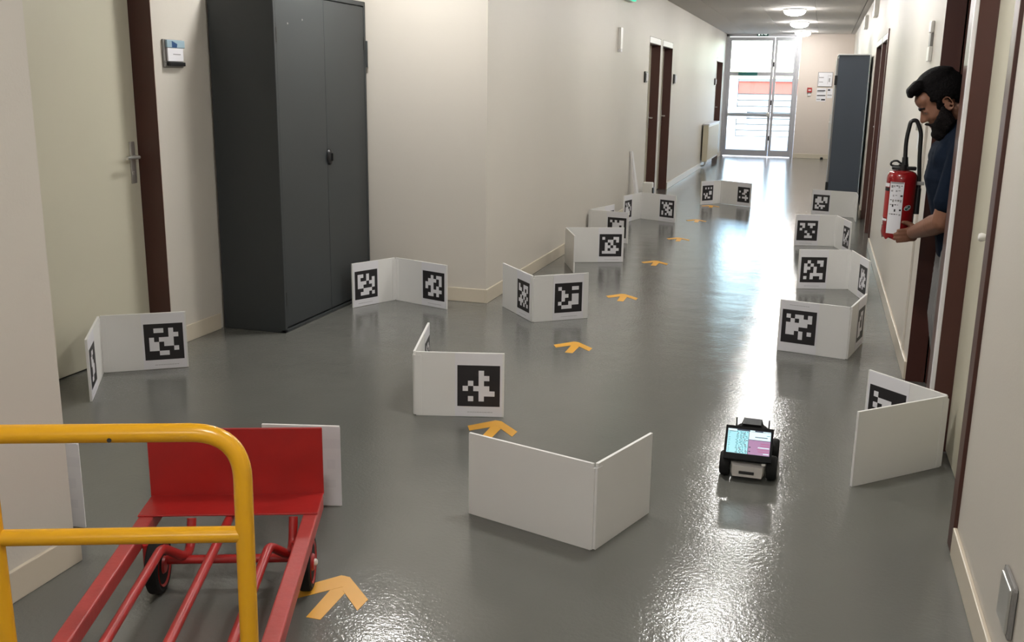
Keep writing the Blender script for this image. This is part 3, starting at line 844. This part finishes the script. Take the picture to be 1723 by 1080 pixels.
# hair: balls strewn over the skull, then fused
h = MB()
cz, sk = Vector((-.005, 0, .052)), (.097, .076, .092)
N = 620
for i in range(N):
    zz = 1 - 2 * (i + .5) / N; ph = i * PI * (3 - 5 ** .5); rr = math.sqrt(1 - zz * zz)
    px_, py_, pz_ = cz.x + sk[0] * rr * math.cos(ph), sk[1] * rr * math.sin(ph), cz.z + sk[2] * zz
    ok = (pz_ > .098 and px_ < .084) or (pz_ > .04 and px_ < .040) or (pz_ > .015 and px_ < -.015) or (pz_ > -.045 and px_ < -.035) or (-.03 < pz_ <= .05 and .014 < px_ < .034)
    if ok:
        r_ = .013 + (.005 if pz_ > .105 else 0)
        ball(h, H3(px_, py_, pz_ + (.006 if pz_ > .1 else 0)), r_)
for yy in (-.045, -.03, -.015, 0, .015, .03, .045):
    chain(h, [H3(.055, yy * 1.1, .132), H3(.088, yy, .128), H3(.100, yy * .9, .112)], [.024, .019, .012], .5)
remesh(h, 'hair', ['hair'], .005, man, 2, .5)
bd = MB()
for i in range(13):
    t_ = -1 + 2 * i / 12
    yj = .060 * math.sin(t_ * PI / 2); xj = .020 + .066 * math.cos(t_ * PI / 2)
    for k in range(6):
        q = k / 5
        zt = -.062 + .054 * abs(t_) ** 1.6; zb = -.112 + .035 * abs(t_)
        sc = .75 + .25 * math.cos((q - .3) * 2.0)
        ball(bd, H3(xj * (1.0 - .16 * q) + .010 * q * (1 - abs(t_)), yj * (1 - .18 * q), zt + (zb - zt) * q), .0155 * sc + .004 * (1 - abs(t_)))
for s in (1, -1):
    for q in range(9):
        k = q / 8; ball(bd, H3(.026 + .004 * k, s * (.070 - .006 * k), -.005 - .07 * k), .0115)
        ball(bd, H3(.040 + .01 * k, s * (.062 - .008 * k), -.028 - .06 * k), .0105)
    chain(bd, [H3(.109, 0, -.030), H3(.103, s * .018, -.035), H3(.088, s * .032, -.052), H3(.082, s * .036, -.070)], [.0075, .007, .0075, .009], .4)
for x_, z_ in ((.098, -.088), (.092, -.104), (.072, -.112)): ball(bd, H3(x_, 0, z_), .022); ball(bd, H3(x_ - .012, .022, z_), .018); ball(bd, H3(x_ - .012, -.022, z_), .018)
remesh(bd, 'beard', ['beard'], .005, man, 2, .5)
# clothes
s = MB()
chain(s, [P(.572, MY, 1.225), P(.570, MY, 1.19), P(.568, MY, 1.08), P(.595, MY, .95), P(.635, MY, .80), P(.645, MY, .745)],
      [(.075, .125, .035), (.108, .168, .06), (.122, .168, .07), (.112, .163, .07), (.112, .172, .06), (.114, .174, .03)], .35)
chain(s, [H3(-.058, 0, -.108), P(.582, MY, 1.225)], [(.070, .070, .03), (.09, .12, .045)], .35)
for sy in (4.535, 4.90): chain(s, [P(.585, MY, 1.225), P(.59, sy, 1.195)], [.088, .076], .3)
chain(s, [P(.583, 4.540, 1.19), LS.lerp(LE, .68)], [.070, .066], .3)
chain(s, [P(.565, MY - .07, 1.17), P(.560, MY + .07, 1.17)], [.10, .10], .3)
chain(s, [P(.60, 4.89, 1.19), RS.lerp(RE, .62)], [.066, .058], .3)
remesh(s, 'shirt', ['shirt'], .007, man, 3, .5)
tr = MB()
chain(tr, [P(.66, MY, .83), P(.67, MY, .76)], [(.108, .168, .04), (.112, .172, .07)], .35)
for sd in (-1, 1):
    chain(tr, [P(.645, MY + sd * .085, .76), P(.612, MY + sd * .095, .46), P(.665, MY + sd * .10, .08)], [.105, .078, .062], .3)
remesh(tr, 'trousers', ['trousers'], .008, man, 3, .5)
for sd in (-1, 1):
    q = MB(); chain(q, [P(.69, MY + sd * .10, .05), P(.63, MY + sd * .105, .045), P(.56, MY + sd * .11, .036)], [(.05, .045, .05), (.05, .046, .045), (.045, .046, .036)], .3)
    remesh(q, 'shoe', ['shoe'], .007, man, 2, .5)

# ------------------------------------------------------------------ small things on the walls
# name plate beside the alcove door
r = thing('name_plate', 'grey name plate with blue strip and white card between door and cabinet', 'sign', (-3.36, 4.70, 1.545))
m = MB(); m.bbox(0, .012, -.085, .085, -.03, .115, .004); m.tube([(.012, -.08, .0), (.012, .06, -.02)], .004, 6); m.build('back_plate', 'grey', r)
m = MB(); m.bbox(.012, .026, -.07, .085, .072, .112, .003, 'lightblue'); m.quad((.0265, -.03, .074), (.0265, .012, .074), (.0265, .018, .092), (.0265, -.03, .108), 'blue'); m.build('header_strip', None, r)
m = MB(); m.bbox(.014, .024, -.065, .070, .002, .070, .002, 'paper'); m.box(.024, .0245, -.02, .045, .036, .041, 'text'); m.build('name_card', None, r)
m = MB(); m.bbox(.012, .034, -.065, .072, -.022, -.002, .003); m.build('bottom_clip', 'black', r)
# name plates along the far doors
for (x, yy, z, sd, lab) in ((XL, 12.24, 1.50, 1, 'small dark bracketed name plate before the far left pair of doors'), (XL, 14.70, 1.50, 1, 'small dark bracketed name plate beyond the far left pair of doors'), (XL, 20.40, 1.50, 1, 'small name plate before the last left door')):
    r = thing('name_plate', lab, 'sign', (x, yy, z), group='far door name plates')
    m = MB(); m.bbox(0, .02, -.07, .07, 0, .13, .003); m.build('back_plate', 'black', r)
    m = MB(); m.bbox(.02, .032, -.045, .075, .02, .11, .003); m.build('name_card', 'paper', r)
# exit signs
r = thing('exit_sign', 'lit green exit sign high on the left wall', 'sign', (XL, 10.85, 2.33))
m = MB(); m.bbox(0, .05, -.17, .17, 0, .17, .008); m.build('housing', 'white_plastic', r)
m = MB(); m.bbox(.05, .085, -.16, .16, .008, .16, .01); m.build('green_lens', 'green_lit', r)
m = MB(); m.box(.0855, .0865, -.05, .0, .05, .12); m.add([(.086, .02, .085), (.086, .08, .13), (.086, .08, .04)], [(0, 1, 2)]); m.build('pictogram', 'sign_white', r)
r = thing('exit_sign', 'dark green exit sign above the glazed exit door', 'sign', (-1.34, YE - .005, 2.53))
m = MB(); m.bbox(-.12, .12, -.03, .005, 0, .075, .004); m.build('housing', 'green_dark', r)
m = MB(); yy = -.0312
m.quad((-.095, yy, .012), (-.06, yy, .012), (-.06, yy, .062), (-.095, yy, .062)); m.quad((-.03, yy, .02), (-.005, yy, .02), (-.005, yy, .06), (-.03, yy, .06)); m.quad((.02, yy, .03), (.06, yy, .03), (.06, yy, .048), (.02, yy, .048)); m.add([(.06, yy, .012), (.09, yy, .039), (.06, yy, .066)], [(0, 1, 2)])
m.build('pictogram', 'sign_white', r)
# white vertical sign panel on the left wall, not a lamp
r = thing('wall_panel', 'slim white vertical wall unit under the green exit sign', 'wall unit', (XL, 10.58, 1.80))
m = MB(); m.bbox(0, .03, -.075, .03, .03, .245, .004); m.build('cover', 'white_plastic', r)
m = MB(); m.bbox(0, .035, -.08, .0, .0, .028, .004); m.build('end_cap', 'white_paint', r)
# sign on the right wall over the extinguisher
r = thing('wall_plate', 'glossy vertical plate with grey middle and reflections painted white on the right wall above the man', 'sign', (XR, 5.78, 1.60))
m = MB(); m.bbox(-.018, 0, -.06, .05, 0, .075, .004); m.bbox(-.018, 0, -.05, .06, .145, .205, .008); m.build('reflection_panel', 'white_plastic', r)  # reflection on the glossy sign, modelled as white panels
m = MB(); m.bbox(-.014, 0, -.045, .045, .075, .145, .003); m.build('grey_panel', 'grey', r)
# wall bracket and strip left bare behind the extinguisher
r = thing('extinguisher_bracket', 'small grey wall hook behind the extinguisher hose', 'bracket', (XR, 5.86, 1.14))
m = MB(); m.bbox(-.012, 0, -.03, .03, 0, .14, .003); m.bbox(-.03, -.01, -.01, .01, .1, .13, .003); m.build('hook', 'chrome', r)
m = MB(); m.bbox(XR - .012, XR, 5.52, 5.535, .10, 1.36, .002); tag(m.build('cable_duct', 'wall'), 'thin cream cable duct running down the right wall behind the extinguisher', 'duct')
for (yy, z, h_, lab) in ((12.6, 2.27, .25, 'nearer small white box high on the far right wall'), (15.6, 2.30, .18, 'farther small white box high on the far right wall')):
    r = thing('wall_box', lab, 'box', (XR, yy, z))
    m = MB(); m.bbox(-.05, 0, -.15, .15, 0, h_, .004); m.build('cover', 'white_plastic', r)
    m = MB(); m.bbox(-.053, -.05, -.03, .03, h_ * .3, h_ * .55, .001); m.build('grille', 'grey', r)
# wall socket
r = thing('wall_socket', 'grey metal wall socket low on the near right wall', 'socket', (XR, 2.375, .275))
m = MB(); m.bbox(-.012, 0, -.068, .068, -.068, .068, .009); m.build('cover_plate', 'grey', r)
m = MB(); m.bbox(-.018, -.010, -.055, .055, -.058, .058, .005); m.build('flap', 'chrome', r)
# end wall: call point and notices
r = thing('fire_call_point', 'red fire alarm call point on the end wall', 'alarm', (-.30, YE, 1.38))
m = MB(); m.bbox(-.05, .05, -.045, 0, 0, .10, .005); m.build('box', 'alarm', r)
m = MB(); m.bbox(-.025, .03, -.048, -.044, .035, .06, .001); m.build('button', 'white_plastic', r)
m = MB(); m.bbox(-.035, .035, -.02, 0, -.07, -.005, .003); m.build('test_label', 'white_paint', r)
r = thing('framed_plan', 'framed evacuation plan on the end wall beside the blue cabinet', 'notice', (.0, YE, 1.50))
m = MB(); m.bbox(-.15, .15, -.015, 0, 0, .30, .004); m.build('frame', 'grey', r)
m = MB(); m.box(-.14, .14, -.017, -.015, .01, .29, 'paper')
for (x0, x1, z0, z1) in ((-.13, -.03, .18, .20), (-.13, -.125, .06, .24), (-.12, -.04, .09, .105), (.05, .055, .06, .24), (.07, .12, .22, .23), (.07, .10, .1, .18)): m.box(x0, x1, -.0185, -.017, z0, z1, 'text')
m.build('plan_sheet', None, r)
r = thing('notice_sheet', 'white printed notices under the framed evacuation plan', 'notice', (.0, YE, 1.20))
m = MB(); m.box(-.15, .04, -.004, 0, 0, .27, 'paper'); m.box(.06, .17, -.004, 0, .07, .27, 'paper')
for k, (x0, x1, z0, z1) in enumerate(((-.14, .02, .21, .23), (-.14, .0, .19, .2), (-.14, .03, .11, .13), (-.14, -.07, .03, .05), (-.05, .03, .02, .05), (.07, .16, .12, .14), (.07, .12, .22, .25))): m.box(x0, x1, -.006, -.004, z0, z1, 'text' if k % 2 else 'ink')
m.build('printed_page', None, r)
m = MB(); m.lathe([(.03, 0), (.032, .02), (.025, .035), (0, .038)], 16, mtx=Matrix.Translation((.06, YE - .10, 0))); tag(m.build('door_stop', 'rubber'), 'small dark floor door stop by the end wall', 'door stop')
# radiator
r = thing('radiator', 'cream panel radiator on the left wall near the exit door', 'radiator', (XL, 18.6, .12))
m = MB(); m.bbox(.03, .13, 0, 1.9, 0, .66, .008)
for k in range(18): m.bbox(.128, .136, .05 + k * .102, .10 + k * .102, .03, .63, .003)
m.build('panel', 'radiator', r)
m = MB(); m.bbox(.025, .14, -.01, 1.91, .66, .685, .004); m.build('top_grille', 'white_paint', r)
m = MB()
for yy in (.1, .2): m.tube(bend([(.08, yy, .02), (.08, yy, -.08), (.016, yy, -.085)], .03), .011, 10)
m.build('pipe', 'chrome', r)
m = MB(); m.bbox(.002, .03, .2, .25, .1, .55, .003); m.bbox(.002, .03, 1.6, 1.65, .1, .55, .003); m.build('wall_bracket', 'grey', r)
# leaning plank and a small device at the far left doors
m = MB()
m.add([(XL + .105, 11.44, .001), (XL + .135, 11.44, .001), (XL + .135, 11.62, .001), (XL + .105, 11.62, .001), (XL + .003, 11.44, .72), (XL + .026, 11.44, .72), (XL + .026, 11.50, .72), (XL + .003, 11.50, .72)],
      [(0, 3, 2, 1), (4, 5, 6, 7), (0, 1, 5, 4), (1, 2, 6, 5), (2, 3, 7, 6), (3, 0, 4, 7)])
tag(m.build('leaning_board', 'white_paint'), 'narrow white board leaning on the left wall behind the folding boards', 'board')
r = thing('door_closer_box', 'small white device with a dark knob on the floor by the far left doors', 'device', (XL + .10, 12.25, 0))
m = MB(); m.bbox(-.06, .06, -.05, .05, 0, .30, .01); m.build('case', 'white_plastic', r)
m = MB(); m.bbox(.055, .075, -.055, .03, .17, .24, .008); m.build('knob', 'black', r)
